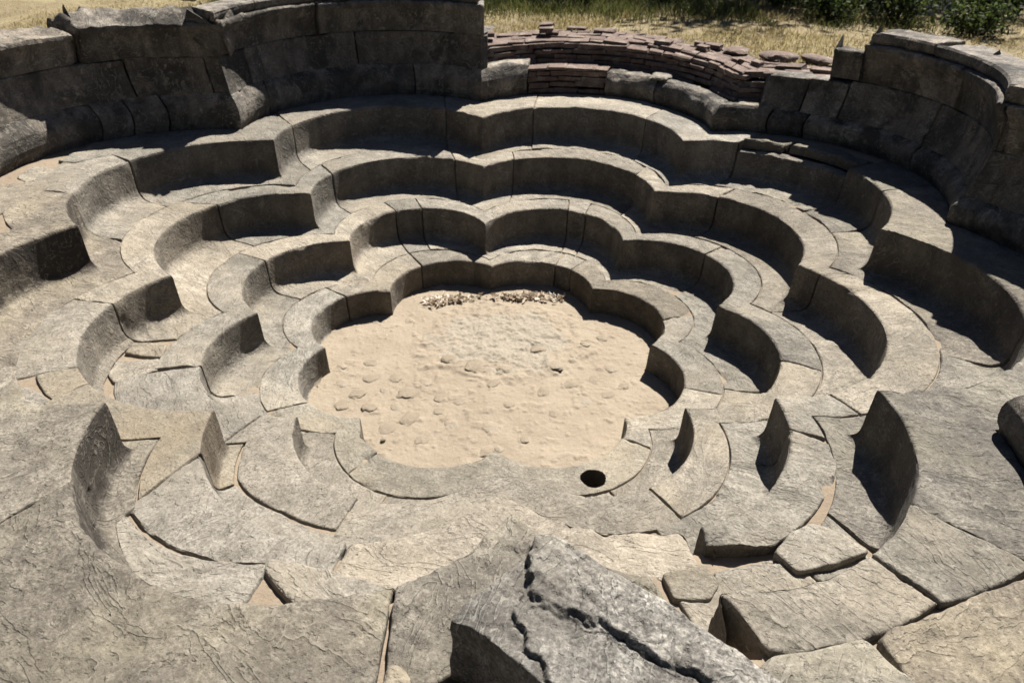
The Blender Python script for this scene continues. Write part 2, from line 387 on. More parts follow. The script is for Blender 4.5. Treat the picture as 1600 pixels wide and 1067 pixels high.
def ring_mid(k, z0, z1, cav=.085):
    """toe - concave foot - riser - rounded rim, in ring coordinates"""
    pts = [(k-.22, z0+.002)]
    for i in range(1, 8):
        a = math.pi/2*i/8
        pts.append((k-.22+.165*math.sin(a), z0+.002+cav*(1-math.cos(a))))
    pts += [(k-.053, z0+cav+.012), (k-.032, z1-.022), (k-.024, z1-.008), (k-.006, z1-.002), (k+.03, z1)]
    return pts
def ring_block(parent, mat, k, u0, u1, ub0=None, ub1=None, fj=.435, bj=.425, z1=None, name='stone_block', **kw):
    ub0 = u0 if ub0 is None else ub0; ub1 = u1 if ub1 is None else ub1
    z0 = Z[k-1]; z1 = Z[k] if z1 is None else z1
    if k == 1: z0 = -.035
    add = lambda t, o: t+o if np.isscalar(t) else [(a, b+o) for a, b in t]
    mid = ring_mid(k, z0, z1, .05 if k == 1 else .085)
    mxf = k-1+(fj if np.isscalar(fj) else max(b for _, b in fj))
    mid = [p for p in mid if p[0] > mxf+.012]
    return block(name, parent, mat, u0, u1, ub0, ub1, k, (add(fj, k-1), z0), mid, (add(bj, k), z1), **kw)

# ------------------------------------------------------------------ the four rings of lobed steps
def ring(label, k, joints, mats, over={}):
    t = empty('step_ring', (0, 0, Z[k-1])); tag(t, label, 'stone steps', 'lobed rings of stone steps')
    n = len(joints)
    for i in range(n):
        a, ab = joints[i]; b, bb = joints[(i+1) % n]
        if i == n-1: b += 8; bb += 8
        if over.get(i) == 'skip': continue
        kw = dict(over.get(i, {}))
        m = kw.pop('mat', mats)
        ring_block(t, m, k, a, b, ab, bb, **kw)
    return t
ring1 = ring('innermost lowest ring of lobed stone steps, edging the sand floor, with a round drain hole', 1,
     [(.52,.54),(.66,.71),(1.66,1.67),(2.5,2.5),(3.18,3.14),(4.68,4.71),(5.36,5.4),(6.7,6.72),(7.45,7.44)], M_step,
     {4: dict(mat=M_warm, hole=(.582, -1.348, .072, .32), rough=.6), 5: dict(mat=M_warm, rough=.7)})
ring2 = ring('second ring of lobed stone steps up from the sand floor, pale grey', 2,
     [(.52,.48),(.62,.6),(1.44,1.42),(2.45,2.48),(3.49,3.48),(4.49,4.48),(5.12,5.06),(5.58,5.6),(6.54,6.55),(7.44,7.44),(7.58,7.6)], M_step,
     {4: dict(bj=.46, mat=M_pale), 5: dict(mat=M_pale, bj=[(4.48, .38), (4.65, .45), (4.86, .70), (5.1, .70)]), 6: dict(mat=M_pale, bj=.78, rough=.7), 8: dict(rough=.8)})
ring3 = ring('third ring of lobed stone steps up from the sand floor, broken at its front right', 3,
     [(.17,.16),(.79,.8),(1.27,1.26),(2.08,2.06),(2.86,2.89),(3.12,3.08),(3.565,3.58),(3.6,3.62),(4.35,4.35),(4.84,4.82),(5.36,5.33),(5.46,5.46),(5.79,5.82),(6.64,6.58),(7.24,7.24),(7.84,7.83)], M_step,
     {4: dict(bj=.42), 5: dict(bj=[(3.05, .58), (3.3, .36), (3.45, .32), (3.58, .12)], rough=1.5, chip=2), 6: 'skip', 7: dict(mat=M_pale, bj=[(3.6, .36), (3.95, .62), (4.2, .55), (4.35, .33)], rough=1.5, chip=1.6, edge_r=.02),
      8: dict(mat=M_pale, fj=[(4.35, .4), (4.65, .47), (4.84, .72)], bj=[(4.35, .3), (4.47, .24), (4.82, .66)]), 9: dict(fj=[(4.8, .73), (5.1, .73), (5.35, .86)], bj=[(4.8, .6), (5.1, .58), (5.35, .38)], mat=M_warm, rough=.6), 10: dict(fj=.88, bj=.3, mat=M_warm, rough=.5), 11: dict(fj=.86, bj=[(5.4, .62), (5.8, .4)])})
ring4 = ring('fourth and highest ring of broad lobed stone steps, just inside the tall walls', 4,
     [(.25,.23),(.72,.72),(1.18,1.16),(1.54,1.54),(1.72,1.74),(2.5,2.5),(3.31,3.28),(3.45,3.44),(3.69,3.68),(3.77,3.76),(4.2,4.16),(4.8,4.8),(5.5,5.5),(6.25,6.26),(6.53,6.58),(7.17,7.2),(7.82,7.85)], M_outer,
     {0: dict(mat=M_step, bj=.92), 1: dict(mat=M_step, bj=.92), 16: dict(mat=M_step, bj=.92), 15: dict(mat=M_step, bj=.92), 14: dict(mat=M_step, bj=.9), 13: dict(bj=[(6.25, .45), (6.53, .8)], mat=M_step),
      2: dict(z1=Z[4]-.075, bj=.16, rough=1.6, chip=2), 3: dict(bj=.93), 4: dict(bj=.93), 5: dict(rough=1.6, bj=.93),
      6: dict(mat=M_step, rough=1.9, edge_r=.009, bj=[(3.31, .88), (3.45, .52)], chip=1.4), 7: dict(mat=M_step, rough=1.9, edge_r=.010, bj=.50, chip=1.4), 8: 'skip',
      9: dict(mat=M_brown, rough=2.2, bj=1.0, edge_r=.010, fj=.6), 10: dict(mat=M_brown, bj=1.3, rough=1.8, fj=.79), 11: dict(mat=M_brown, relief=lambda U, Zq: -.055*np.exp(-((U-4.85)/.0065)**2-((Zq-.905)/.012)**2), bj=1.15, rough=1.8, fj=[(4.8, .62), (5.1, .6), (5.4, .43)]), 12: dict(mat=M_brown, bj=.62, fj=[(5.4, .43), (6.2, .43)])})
# thin remains of the broken top course in the fourth ring's right bay
for (a, b, z, f, lab) in ((1.16, 1.30, Z[4]+.0, 4.17, 'small flaked crust of stone on the sunken step below the right wall'), (1.31, 1.54, Z[4]+.01, 4.2, 'long shaded crust of stone on the sunken step below the right wall')):
    o = block('stone_slab', None, M_outer, a, b, a, b, 4.2, None, [(f, z-.075), (f+.005, z-.02), (f+.05, z)], ([(a, 4.62), (b, 4.62)], z), rough=1.2, edge_r=.02, chip=2)
    tag(o, lab, 'stone slab')

# ------------------------------------------------------------------ star-shaped loose stones and pavers
def star_stone(name, poly, ztop, zbot, mat, rough=1.0, edge_r=.011, jit=.005, ds=.012, layers=None, tilt=(0, 0), undercut=0.0, seed=None, parent=None, grow=0.0):
    _seed[0] += 1; seed = seed or _seed[0]
    poly = np.array(poly, float); c = poly.mean(0); dd = poly-c; poly = c+dd*(1+grow/np.hypot(*dd.T)[:, None])
    seg = np.roll(poly, -1, 0)-poly; L = np.hypot(*seg.T); per = L.sum()
    n = int(min(420, max(24, per/ds)))
    cum = np.concatenate([[0], np.cumsum(L)]); s = np.linspace(0, per, n, endpoint=False)
    px = np.interp(s, cum, np.append(poly[:, 0], poly[0, 0])); py = np.interp(s, cum, np.append(poly[:, 1], poly[0, 1]))
    # round the corners a little
    for _ in range(2): px = (np.roll(px, 1)+2*px+np.roll(px, -1))/4; py = (np.roll(py, 1)+2*py+np.roll(py, -1))/4
    nn = fbm(P3(px*9+seed, py*9, np.zeros(n)), 4, seed); dirx, diry = px-c[0], py-c[1]; dl = np.hypot(dirx, diry)+1e-9
    px = px+dirx/dl*nn*jit*2; py = py+diry/dl*nn*jit*2
    rad = dl.mean()
    m = int(max(6, rad/ds))
    t = np.concatenate([np.linspace(.0, 1-edge_r*1.6/rad, m)[1:], 1-np.array([.9, .6, .35, .15, 0])*edge_r/rad])
    t = np.unique(np.clip(t, .01, 1))
    X = c[0]+(px-c[0])[None, :]*t[:, None]; Y = c[1]+(py-c[1])[None, :]*t[:, None]
    de = (1-t)[:, None]*dl[None, :]
    ang = seed*1.3; gx = X*math.cos(ang)+Y*math.sin(ang); gy = -X*math.sin(ang)+Y*math.cos(ang)
    H = ztop+tilt[0]*(X-c[0])+tilt[1]*(Y-c[1])
    fl = fbm(P3(gx*3.2+seed, gy*7, X*0), 4, seed+23)*4.5; stp = np.floor(fl); H = H+rough*.0035*(stp+np.clip((fl-stp-.8)/.2, 0, 1))
    H = H+rough*(.010*fbm(P3(X*3+seed, Y*3, X*0), 3, seed)+.004*fbm(P3(gx*9, gy*22, X*0), 4, seed+5))
    H = np.maximum(H, ztop+tilt[0]*(X-c[0])+tilt[1]*(Y-c[1])-.012)
    if layers: H = H+layers(X, Y)
    rr = edge_r*(.6+.8*vnoise(P3(X*15, Y*15, X*0+seed), seed)); q = np.clip(1-de/rr, 0, 1)
    H = H-rr*(1-np.sqrt(np.clip(1-q*q, 0, 1)))
    V = np.vstack([[[c[0], c[1], H[0].mean()]], P3(X, Y, H).reshape(-1, 3)]); nt = len(t)
    F = [[0, 1+i, 1+(i+1) % n] for i in range(n)]
    I = 1+np.arange(nt*n).reshape(nt, n)
    for r in range(nt-1):
        F += np.stack([I[r], I[r+1], np.roll(I[r+1], -1), np.roll(I[r], -1)], -1).tolist()
    last = I[-1]; top = V[last].copy(); hgt = top[:, 2]-zbot
    for q in (.12, .3, .5, .7, .85, 1.0):
        A = top.copy(); A[:, 2] = top[:, 2]-hgt*q
        nz = fbm(P3(A[:, 0]*8+seed, A[:, 1]*8, A[:, 2]*14), 4, seed+7)*min(.03, .18*rad)*rough*min(1, hgt.mean()*6)
        off = nz-undercut*math.sin(q*math.pi*.6)
        A[:, 0] += dirx/dl*off; A[:, 1] += diry/dl*off
        st = len(V); V = np.vstack([V, A]); cur = np.arange(st, st+n)
        F += np.stack([last, cur, np.roll(cur, -1), np.roll(last, -1)], -1).tolist(); last = cur
    return mesh_obj(name, V, F, mat, parent, origin=(c[0], c[1], zbot), sharp=50)
def paver(poly, z, label, mat=M_step, th=.08, name='paving_stone', cat='paving stone', **kw):
    kw.setdefault('grow', .008); o = star_stone(name, poly, z, z-th, mat, **kw); tag(o, label, cat); return o
paver([(-2.228,-.557),(-2.22,-.448),(-2.011,-.47),(-2.001,-.602)], Z[2]+.012, 'smaller of two grey flat stones set in sand at the third ring foot')
paver([(-2.236,-.764),(-2.24,-.651),(-2.0,-.62),(-1.97,-.727),(-2.163,-.86)], Z[2]+.012, 'larger of two grey flat stones set in sand at the third ring foot')
paver([(-2.72,-1.07),(-2.52,-1.05),(-2.44,-1.2),(-2.46,-1.32),(-2.56,-1.40),(-2.72,-1.3)], Z[3]-.004, 'pale slab at the left edge of the picture beside a yellowish small brick-shaped stone')
paver([(-2.451,-1.342),(-2.363,-1.288),(-2.251,-1.353),(-2.17,-1.42),(-2.19,-1.5),(-2.3,-1.56),(-2.48,-1.46)], Z[3]-.006, 'swirl-grained slab just above the big dark cusp at the left', rough=.8)
paver([(-.841,-2.454),(-.827,-2.411),(-.585,-2.474),(-.44,-2.525),(-.32,-2.565),(-.36,-2.64),(-.485,-2.71),(-.552,-2.724),(-.647,-2.645),(-.754,-2.567)], Z[3]+.012, 'long pale slab with a notched left edge lying beside a strip of sand', M_step, edge_r=.03)
paver([(1.158,-2.388),(1.259,-2.29),(1.348,-2.241),(1.45,-2.31),(1.524,-2.39),(1.363,-2.452),(1.212,-2.488)], Z[3]+.03, 'flat stone with a dark slot along its left edge, beside the broken third ring', M_step, th=.12)
paver([(.9,-2.47),(1.144,-2.404),(1.165,-2.43),(1.171,-2.54),(.914,-2.57)], Z[3]-.005, 'swirled grey flat stone between a yellow stone and a dark slot', M_step)
paver([(.70,-2.49),(.865,-2.449),(.9,-2.53),(.85,-2.60),(.72,-2.60)], Z[3]+.012, 'yellowish stone tucked between the foreground rock and the broken ring', M_warm, rough=.5)
paver([(.84,-3.09),(.9,-3.05),(1.05,-3.03),(1.18,-3.0),(1.27,-3.145),(1.245,-3.6),(.8,-3.6)], Z[4]+.0, 'pale paving slab at the bottom edge, just right of the foreground rock', M_outer, rough=1.4)
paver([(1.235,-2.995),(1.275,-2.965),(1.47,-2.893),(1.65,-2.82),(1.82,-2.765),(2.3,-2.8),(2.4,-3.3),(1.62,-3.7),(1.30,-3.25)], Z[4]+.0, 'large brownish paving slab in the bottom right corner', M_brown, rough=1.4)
paver([(-3.40,.80),(-3.385,1.03),(-3.224,.966),(-3.212,.76),(-3.297,.721)], Z[4]+.004, 'small rounded slab in sand at the foot of the left wall', M_step)
paver([(-3.27,1.13),(-3.153,1.29),(-2.95,1.47),(-2.93,1.33),(-3.13,1.09)], Z[4]+.002, 'long slab in sand at the foot of the left wall, above the small rounded one', M_step)
paver([(-3.55,.5),(-3.43,.626),(-3.25,.69),(-3.085,.62),(-3.09,.5),(-3.17,.16),(-3.3,-.1),(-3.65,.0)], Z[4]+.004, 'broad grey slab at the left edge below the left wall', M_step, rough=.8)
paver([(-.262,-3.143),(-.257,-3.10),(-.239,-3.088),(-.22,-3.09),(-.198,-3.112),(-.181,-3.145),(-.19,-3.25),(-.29,-3.25)], Z[4]+.028, 'small pale lump of stone at the bottom edge left of the foreground rock', M_warm, th=.05, name='loose_stone', cat='stone', edge_r=.03, ds=.008)
paver([(-.185,-3.14),(-.15,-3.12),(-.12,-3.10),(-.11,-3.14),(-.13,-3.18),(-.166,-3.19)], Z[4]+.02, 'small dark chip of stone wedged against the foreground rock', M_outer, th=.04, name='loose_stone', cat='stone', edge_r=.02, ds=.006)
ua = np.linspace(4.465, 4.80, 14); fa = np.interp(ua, (4.465, 4.80), (3.265, 3.70)); xa, ya = curve(fa, ua); xb, yb = curve(np.full(14, 3.80), ua[::-1])
paver(list(zip(np.append(xa, xb), np.append(ya, yb))), Z[3]+.006, 'wide pale slab filling the tread below the big near-left riser', M_pale, rough=1.3, grow=.0)
# the big broken cusp stone in the foreground
def poly_side(X, Y, pl):
    pl = np.array(pl); best = np.full(X.shape, 1e9); sd = np.zeros(X.shape)
    for a, b in zip(pl[:-1], pl[1:]):
        d = b-a; tt = np.clip(((X-a[0])*d[0]+(Y-a[1])*d[1])/(d@d), 0, 1)
        dx, dy = X-a[0]-tt*d[0], Y-a[1]-tt*d[1]; ds = np.hypot(dx, dy)
        s = np.sign(d[0]*(Y-a[1])-d[1]*(X-a[0])); m = ds < best-1e-9
        best = np.where(m, ds, best); sd = np.where(m, s*ds, sd)
    return sd                                                          # positive = left of the line
E1 = [(.20,-2.80),(.172,-2.86),(.15,-2.90),(.137,-2.982),(.145,-3.051),(.19,-3.088),(.23,-3.116),(.275,-3.151),(.314,-3.172),(.34,-3.151),(.387,-3.191),(.418,-3.217),(.453,-3.249),(.537,-3.29),(.7,-3.40)]
E2 = [(.17,-2.85),(.132,-2.982),(.118,-3.058),(.1,-3.102),(.129,-3.158),(.133,-3.211),(.161,-3.249),(.165,-3.287),(.196,-3.327),(.26,-3.45)]
def rock_layers(X, Y):
    nz = .030*fbm(P3(X*14, Y*14, X*0), 4, 5)+.014*fbm(P3(X*50, Y*50, X*0), 3, 6)
    s1 = poly_side(X, Y, E1)+nz; s2 = poly_side(X, Y, E2)+nz
    h = .022*np.clip(s1/.032+.5, 0, 1)+.016*np.clip(s2/.02+.5, 0, 1)
    h = h-.024*np.exp(-(s1/.006)**2)*np.clip(.35+fbm(P3(X*9, Y*9, X*0), 3, 91)*1.6+.3, 0, 1)-.012*np.exp(-(s2/.006)**2)
    ridge = fbm(P3((X-Y)*5, (X+Y)*15, X*0), 5, 77)
    return h+.014*ridge*np.clip(s1/.05, 0, 1)+.007*fbm(P3(X*25, Y*25, X*0), 5, 71)+.02*np.exp(-((X-.165)**2+(Y+2.875)**2)/.0006)
rock = star_stone('broken_stone', [(.165,-2.841),(.208,-2.837),(.271,-2.875),(.367,-2.958),(.441,-3.012),(.533,-3.087),(.582,-3.143),(.679,-3.224),(.767,-3.311),(.90,-3.46),(1.0,-3.7),(.7,-3.75),(.456,-3.507),(.289,-3.40),(.19,-3.325),(.099,-3.235),(.048,-3.185),(-.018,-3.135),(-.066,-3.113),(-.025,-3.045),(.066,-2.974),(.12,-2.93),(.15,-2.884)],
    1.345, Z[4]-.02, M_grey, rough=.9, edge_r=.012, jit=.004, ds=.0062, layers=rock_layers)
tag(rock, 'jagged grey broken rock with a cracked layered top, large in the foreground', 'rock')
# ------------------------------------------------------------------ tall outer walls (each course split into its stones)
zb = Z[4]
def course(parent, c, spans, mat=M_wall, back=5.72, dz=0.0, zmap=None, **kw):
    C = {1: [(4.965, -.03), (4.945, .02), (4.915, .05), (4.90, .09), (4.90, .14), (4.915, .18), (4.95, .215), (5.0, .25), (5.045, .275), (5.07, .283)],
         2: [(5.055, .278), (5.065, .292), (5.12, .38), (5.17, .47), (5.20, .555), (5.225, .565)],
         3: [(5.205, .568), (5.20, .585), (5.19, .64), (5.165, .70), (5.11, .76), (5.06, .79), (5.05, .80), (5.055, .83), (5.08, .84)],
         4: [(5.17, .838), (5.14, .85), (5.12, .87), (5.12, .905), (5.145, .92)]}[c]
    if zmap: C = [(w, float(np.interp(z, (-1, 0, .283, .565, .84, .92), zmap))) for w, z in C]
    pts = [(w, zb+z+dz) for w, z in C]
    for sp in spans:
        a, b = sp[:2]; o = sp[2] if len(sp) > 2 else {}
        p2 = list(pts)
        if 'top' in o:
            top = zb+o['top']; p2 = [p for p in pts if p[1] < top-.02]; lastw = p2[-1][0]; p2 += [(lastw+.02, top-.006), (lastw+.06, top)]
        kk = dict(rough=1.1, skirt=.06 if c == 4 else .27, edge_r=.008, gap=.004); kk.update(kw); kk.update(o.get('kw', {}))
        bk = o.get('back', back); zt = p2[-1][1]
        block('wall_stone', parent, o.get('mat', mat), a, b, a, b, 5, None, p2, (bk, zt+o.get('rise', 0)), chip=o.get('chip', 1.9), **kk)
def fan(U, Zq):
    t = np.clip((Zq-(zb+.57))/.26, 0, 1); out = 0
    for c0, c1, p in ((7.045, 7.012, 1.5), (7.06, 7.055, 1.0), (7.075, 7.135, 2.0)):
        out = out+.013*np.exp(-((U-(c0+(c1-c0)*t**p))/.0055)**2)
    return out
lw = empty('outer_wall', (-2.5, 2.6, zb)); tag(lw, 'tall dark wall of carved courses curving along the back left above the steps', 'stone wall')
course(lw, 1, [(5.9, 6.25), (6.25, 6.64), (6.64, 6.72), (6.72, 6.81), (6.81, 7.18), (7.18, 7.74), (7.74, 8.19)])
course(lw, 2, [(6.0, 6.35), (6.35, 6.76), (6.76, 6.955, ), (6.955, 7.13), (7.13, 7.55), (7.55, 8.03)], rough=1.0)
course(lw, 3, [(6.0, 6.66, dict(top=.79, rise=.06, chip=3, kw=dict(rough=2.2, edge_r=.03))), (6.665, 7.0, dict(top=.83, rise=.10, chip=4, kw=dict(rough=2.6, edge_r=.035))), (7.0, 7.42, dict(kw=dict(relief=fan))), (7.425, 8.015, dict(chip=2))])
course(lw, 4, [(6.985, 7.2, dict(chip=2)), (7.2, 7.42, dict(chip=2)), (7.43, 7.99, dict(chip=3, kw=dict(rough=2.0)))])
low = empty('low_wall', (1.3, 2.9, zb)); tag(low, 'single low course of rounded stone in front of the red brick terrace', 'low wall')
ZR = (-1, 0, .19, .49, .785, .875)
course(low, 1, [(.47, .66), (.66, 1.0), (1.0, 1.165)], back=5.37, zmap=(-1, 0, .215, .5, .8, .9))
rw = empty('outer_wall', (3.0, .9, zb)); tag(rw, 'tall dark wall with a flat cornice curving down the right side above the steps', 'stone wall')
course(rw, 1, [(1.165, 1.27), (1.27, 1.62), (1.62, 2.0), (2.0, 2.5)], zmap=ZR)
rem = empty('low_wall', (2.3, -2.0, zb)); tag(rem, 'dark scalloped remnant of the outer wall standing at the right edge of the picture', 'low wall')
course(rem, 1, [(2.62, 2.9), (2.9, 3.17)], zmap=(-1, 0, .23, .5, .8, .9), back=5.6)
course(rem, 2, [(2.66, 2.93, dict(top=.40))], zmap=(-1, 0, .23, .5, .8, .9), back=5.6)
course(rw, 2, [(1.12, 1.235, dict(top=.46)), (1.235, 1.345, dict(top=.46)), (1.345, 1.62), (1.62, 2.0), (2.0, 2.45)], rough=.9, zmap=ZR)
course(rw, 3, [(1.285, 1.37, dict(chip=2, back=5.5, top=.72)), (1.37, 1.68), (1.68, 2.02), (2.02, 2.4)], rough=.8, zmap=ZR)
course(rw, 4, [(1.375, 1.56, dict(chip=1.5)), (1.56, 1.98), (1.98, 2.38)], zmap=ZR)

# ------------------------------------------------------------------ brickwork behind
def brick_run(V, F, w0, u0, u1, z, h, depth, ln, skip=0.0, jitter=.01, seed=1):
    rnd = random.Random(seed)
    tt = np.linspace(u0, u1, 400); x, y = curve(np.full(400, w0), tt); s = np.concatenate([[0], np.cumsum(np.hypot(np.diff(x), np.diff(y)))])
    pos = -rnd.random()*ln
    while pos < s[-1]:
        L = ln*rnd.uniform(.6, 1.3)
        a, b = max(pos, 0), min(pos+L-.004, s[-1]); pos += L
        if b-a < .03 or rnd.random() < skip: continue
        ua, ubb = np.interp([a, b], s, tt)
        dj = rnd.uniform(-jitter, jitter); zz = z+rnd.uniform(-.004, .004); hh = h*rnd.uniform(.9, 1.0)-.004
        dw = (depth*rnd.uniform(.9, 1.05))/.45
        st = len(V)
        ring_ = []
        c = .006
        for (ww, uu) in ((w0+dj/.45, ua), (w0+dj/.45, ubb), (w0+dj/.45+dw, ubb), (w0+dj/.45+dw, ua)):
            px, py = curve(np.array([ww]), np.array([uu])); ring_.append((px[0], py[0]))
        cx = sum(p[0] for p in ring_)/4; cy = sum(p[1] for p in ring_)/4
        for zq, k in ((zz, 1), (zz+hh-c, 1), (zz+hh+rnd.uniform(-.003, .003), .95)):
            for p in ring_: V.append((cx+(p[0]-cx)*k+rnd.uniform(-.012, .012), cy+(p[1]-cy)*k+rnd.uniform(-.012, .012), zq+rnd.uniform(-.007, .007)))
        for r in (0, 4):
            for i in range(4): F.append([st+r+i, st+r+(i+1) % 4, st+r+4+(i+1) % 4, st+r+4+i])
        F.append([st+8, st+9, st+10, st+11])
bt = empty('brick_terrace', (.7, 3.3, zb)); tag(bt, 'low terrace of thin red bricks filling the gap in the back wall', 'brick terrace')
V, F = [], []
for i in range(4): brick_run(V, F, 4.99+.014*i, .19, .47, zb+.003+i*.052, .051, .11, .23, seed=20+i, jitter=.008)
mesh_obj('riser', V, F, M_brick, bt, sharp=30)
V, F = [], []
brick_run(V, F, 5.02, .02, .47, zb+.208, .03, .17, .26, seed=41); brick_run(V, F, 5.37, .02, 1.1, zb+.2, .03, .11, .24, seed=42, skip=.06)
mesh_obj('tread', V, F, M_brick, bt, sharp=30)
bw = empty('brick_wall', (.9, 3.6, zb)); tag(bw, 'ruined low wall of thin red bricks behind the terrace, crumbling along its top', 'brick wall')
V, F = [], []
for i in range(4):
    brick_run(V, F, 5.50+.03*i, -.08, 1.3, zb+.225+i*.046, .046, .16, .2, skip=.03+.07*(i > 2), seed=60+i, jitter=.014)
mesh_obj('face', V, F, M_brick, bw, sharp=30)
V, F = [], []
for j, wj in enumerate((5.72, 5.98, 6.24, 6.5)):
    brick_run(V, F, wj, -.1, 1.5, zb+.385, .05, .12, .2, skip=.1, seed=80+j, jitter=.03)
    brick_run(V, F, wj+.05, -.1, 1.45, zb+.43, .04, .11, .17, skip=.88, seed=90+j, jitter=.045)
brick_run(V, F, 5.95, -.1, .3, zb+.47, .05, .12, .18, skip=.6, seed=98, jitter=.03)
brick_run(V, F, 6.2, -.1, .25, zb+.50, .05, .12, .18, skip=.7, seed=99, jitter=.03)
mesh_obj('coping', V, F, M_brick, bw, sharp=30)
bb = empty('brick_wall', (-2.7, 3.4, zb)); tag(bb, 'weathered red brick backing showing along the top behind the left wall', 'brick wall')
V, F = [], []
for i in range(7):
    for j, wj in enumerate((5.78, 6.04, 6.3)): brick_run(V, F, wj, 6.75, 7.9, zb+.42+i*.055, .055, .118, .22, skip=.05 if i < 6 else .5, seed=120+i*4+j, jitter=.012)
mesh_obj('brickwork', V, F, M_brick, bb, sharp=30)

# rubble lying about on the brick wall
def lump(name, c, size, mat, seed, flat=.6, sub=3, rough=.3, cube=.3):
    bm = bmesh.new(); bmesh.ops.create_icosphere(bm, subdivisions=sub, radius=1)
    V = np.array([v.co for v in bm.verts]); F = [[v.index for v in f.verts] for f in bm.faces]; bm.free()
    V = V/np.max(np.abs(V), axis=1, keepdims=True)**cube
    V = V*(1+rough*fbm(V*1.6+seed*3.3, 4, seed)[:, None])
    a = seed*2.1; ca, sa = math.cos(a), math.sin(a)
    V = V*np.array([size, size*(.65+.3*((seed*7) % 10)/10), size*flat])
    V = np.stack([V[:, 0]*ca-V[:, 1]*sa, V[:, 0]*sa+V[:, 1]*ca, V[:, 2]], -1)+np.array(c)
    return mesh_obj(name, V, F, mat, None, origin=(c[0], c[1], c[2]-size*flat), sharp=40)
rub = [((1.60, 3.02, zb+.225), .12, M_step, 'low pale lump of rubble on the low stone course before the brick wall', .2),
       ((2.62, 2.85, zb+.455), .17, M_brick, 'flat dark slab of rubble on the brick wall top near the right wall', .22),
       ((2.95, 2.78, zb+.45), .16, M_brick, 'second flat slab of rubble on the brick wall top, touching the right wall', .2),
       ((2.3, 3.1, zb+.45), .13, M_brick, 'thin brick-red slab on the brick wall top beside the dry grass', .2),
       ((-2.72, 3.75, zb+.87), .22, M_brick, 'red flat block lying behind the carved corner of the left wall', .3),
       ((-2.95, 3.45, zb+.83), .13, M_step, 'pale rubble stone behind the left wall top', .5)]
for i, (c, s, m, lab, fl) in enumerate(rub):
    tag(lump('rubble_stone', c, s, m, 11+i, fl), lab, 'rubble')

# ------------------------------------------------------------------ earth, sand, ground
def sweep(name, prof, nu, mat, zfun=None, amp=.006, cut=None, sc_=18):
    us = np.linspace(0, 8, nu, endpoint=False)
    W = np.array([p[0] for p in prof]); Zp = np.array([p[1] for p in prof])
    U, Wg = np.meshgrid(us, W, indexing='ij'); Zg = np.broadcast_to(Zp, U.shape).copy()
    if zfun: Zg = zfun(U, Wg, Zg)
    X, Y = curve(Wg, U)
    Zg = Zg+amp*fbm(P3(X*sc_, Y*sc_, Zg*sc_), 4, 3)
    V = P3(X, Y, Zg).reshape(-1, 3); I = np.arange(V.shape[0]).reshape(U.shape); J = np.roll(I, -1, 0)
    F = np.stack([I[:, :-1], J[:, :-1], J[:, 1:], I[:, 1:]], -1).reshape(-1, 4)
    if cut is not None:
        c = V[F].mean(1); F = F[~cut(c)]
    return mesh_obj(name, V, F, mat, origin=(0, 0, 0), sharp=0)
prof = [(.9, -.03)]
for k in range(1, 5):
    z0, z1 = Z[k-1], Z[k]
    if k > 1: prof += [(w, z0-.014) for w in np.arange(k-1+.16, k-.12, .045)]
    prof += [(k+.0, z0-.01), (k+.03, z0+.1), (k+.08, z1-.05), (k+.12, z1-.02)]
prof += [(w, Z[4]-.014) for w in np.arange(4.16, 6.6, .05)]
def near_w(U):
    return np.clip(1-np.abs(((U-4.1+4) % 8)-4)/1.6, 0, 1)              # 1 towards the camera
def zf(U, W, Zg):
    n = np.clip(near_w(U)*3, 0, 1)
    th = 5.56+n*.9
    rise = np.clip((W-th)/.12, 0, 1)
    Zg = np.where(W > 4.2, Zg+(rise*rise*(3-2*rise))*(.36*(1-n)+.1*n), Zg)
    gapm = (W > 4.05) & (W < 4.47) & (U > 3.68) & (U < 3.775)
    Zg = np.where(gapm, Z[3]+.04, Zg)
    br = (W > 4.05) & (W < 4.66) & (U > 1.14) & (U < 1.58)
    Zg = np.where(br, Zg-.075, Zg)
    Zg = np.where((W > 4.2) & (n > 0), Zg-.022*n, Zg)
    slot = np.clip((W-3.02)/.08, 0, 1)*np.clip((3.66-W)/.06, 0, 1)*np.clip((U-3.40)/.02, 0, 1)*np.clip((3.66-U)/.02, 0, 1)
    return Zg-.055*slot
tag(sweep('earth_bed', prof, 8*150, M_earth, zf, cut=lambda c: np.hypot(c[:, 0]-.582, c[:, 1]+1.348) < .11), kind='structure')
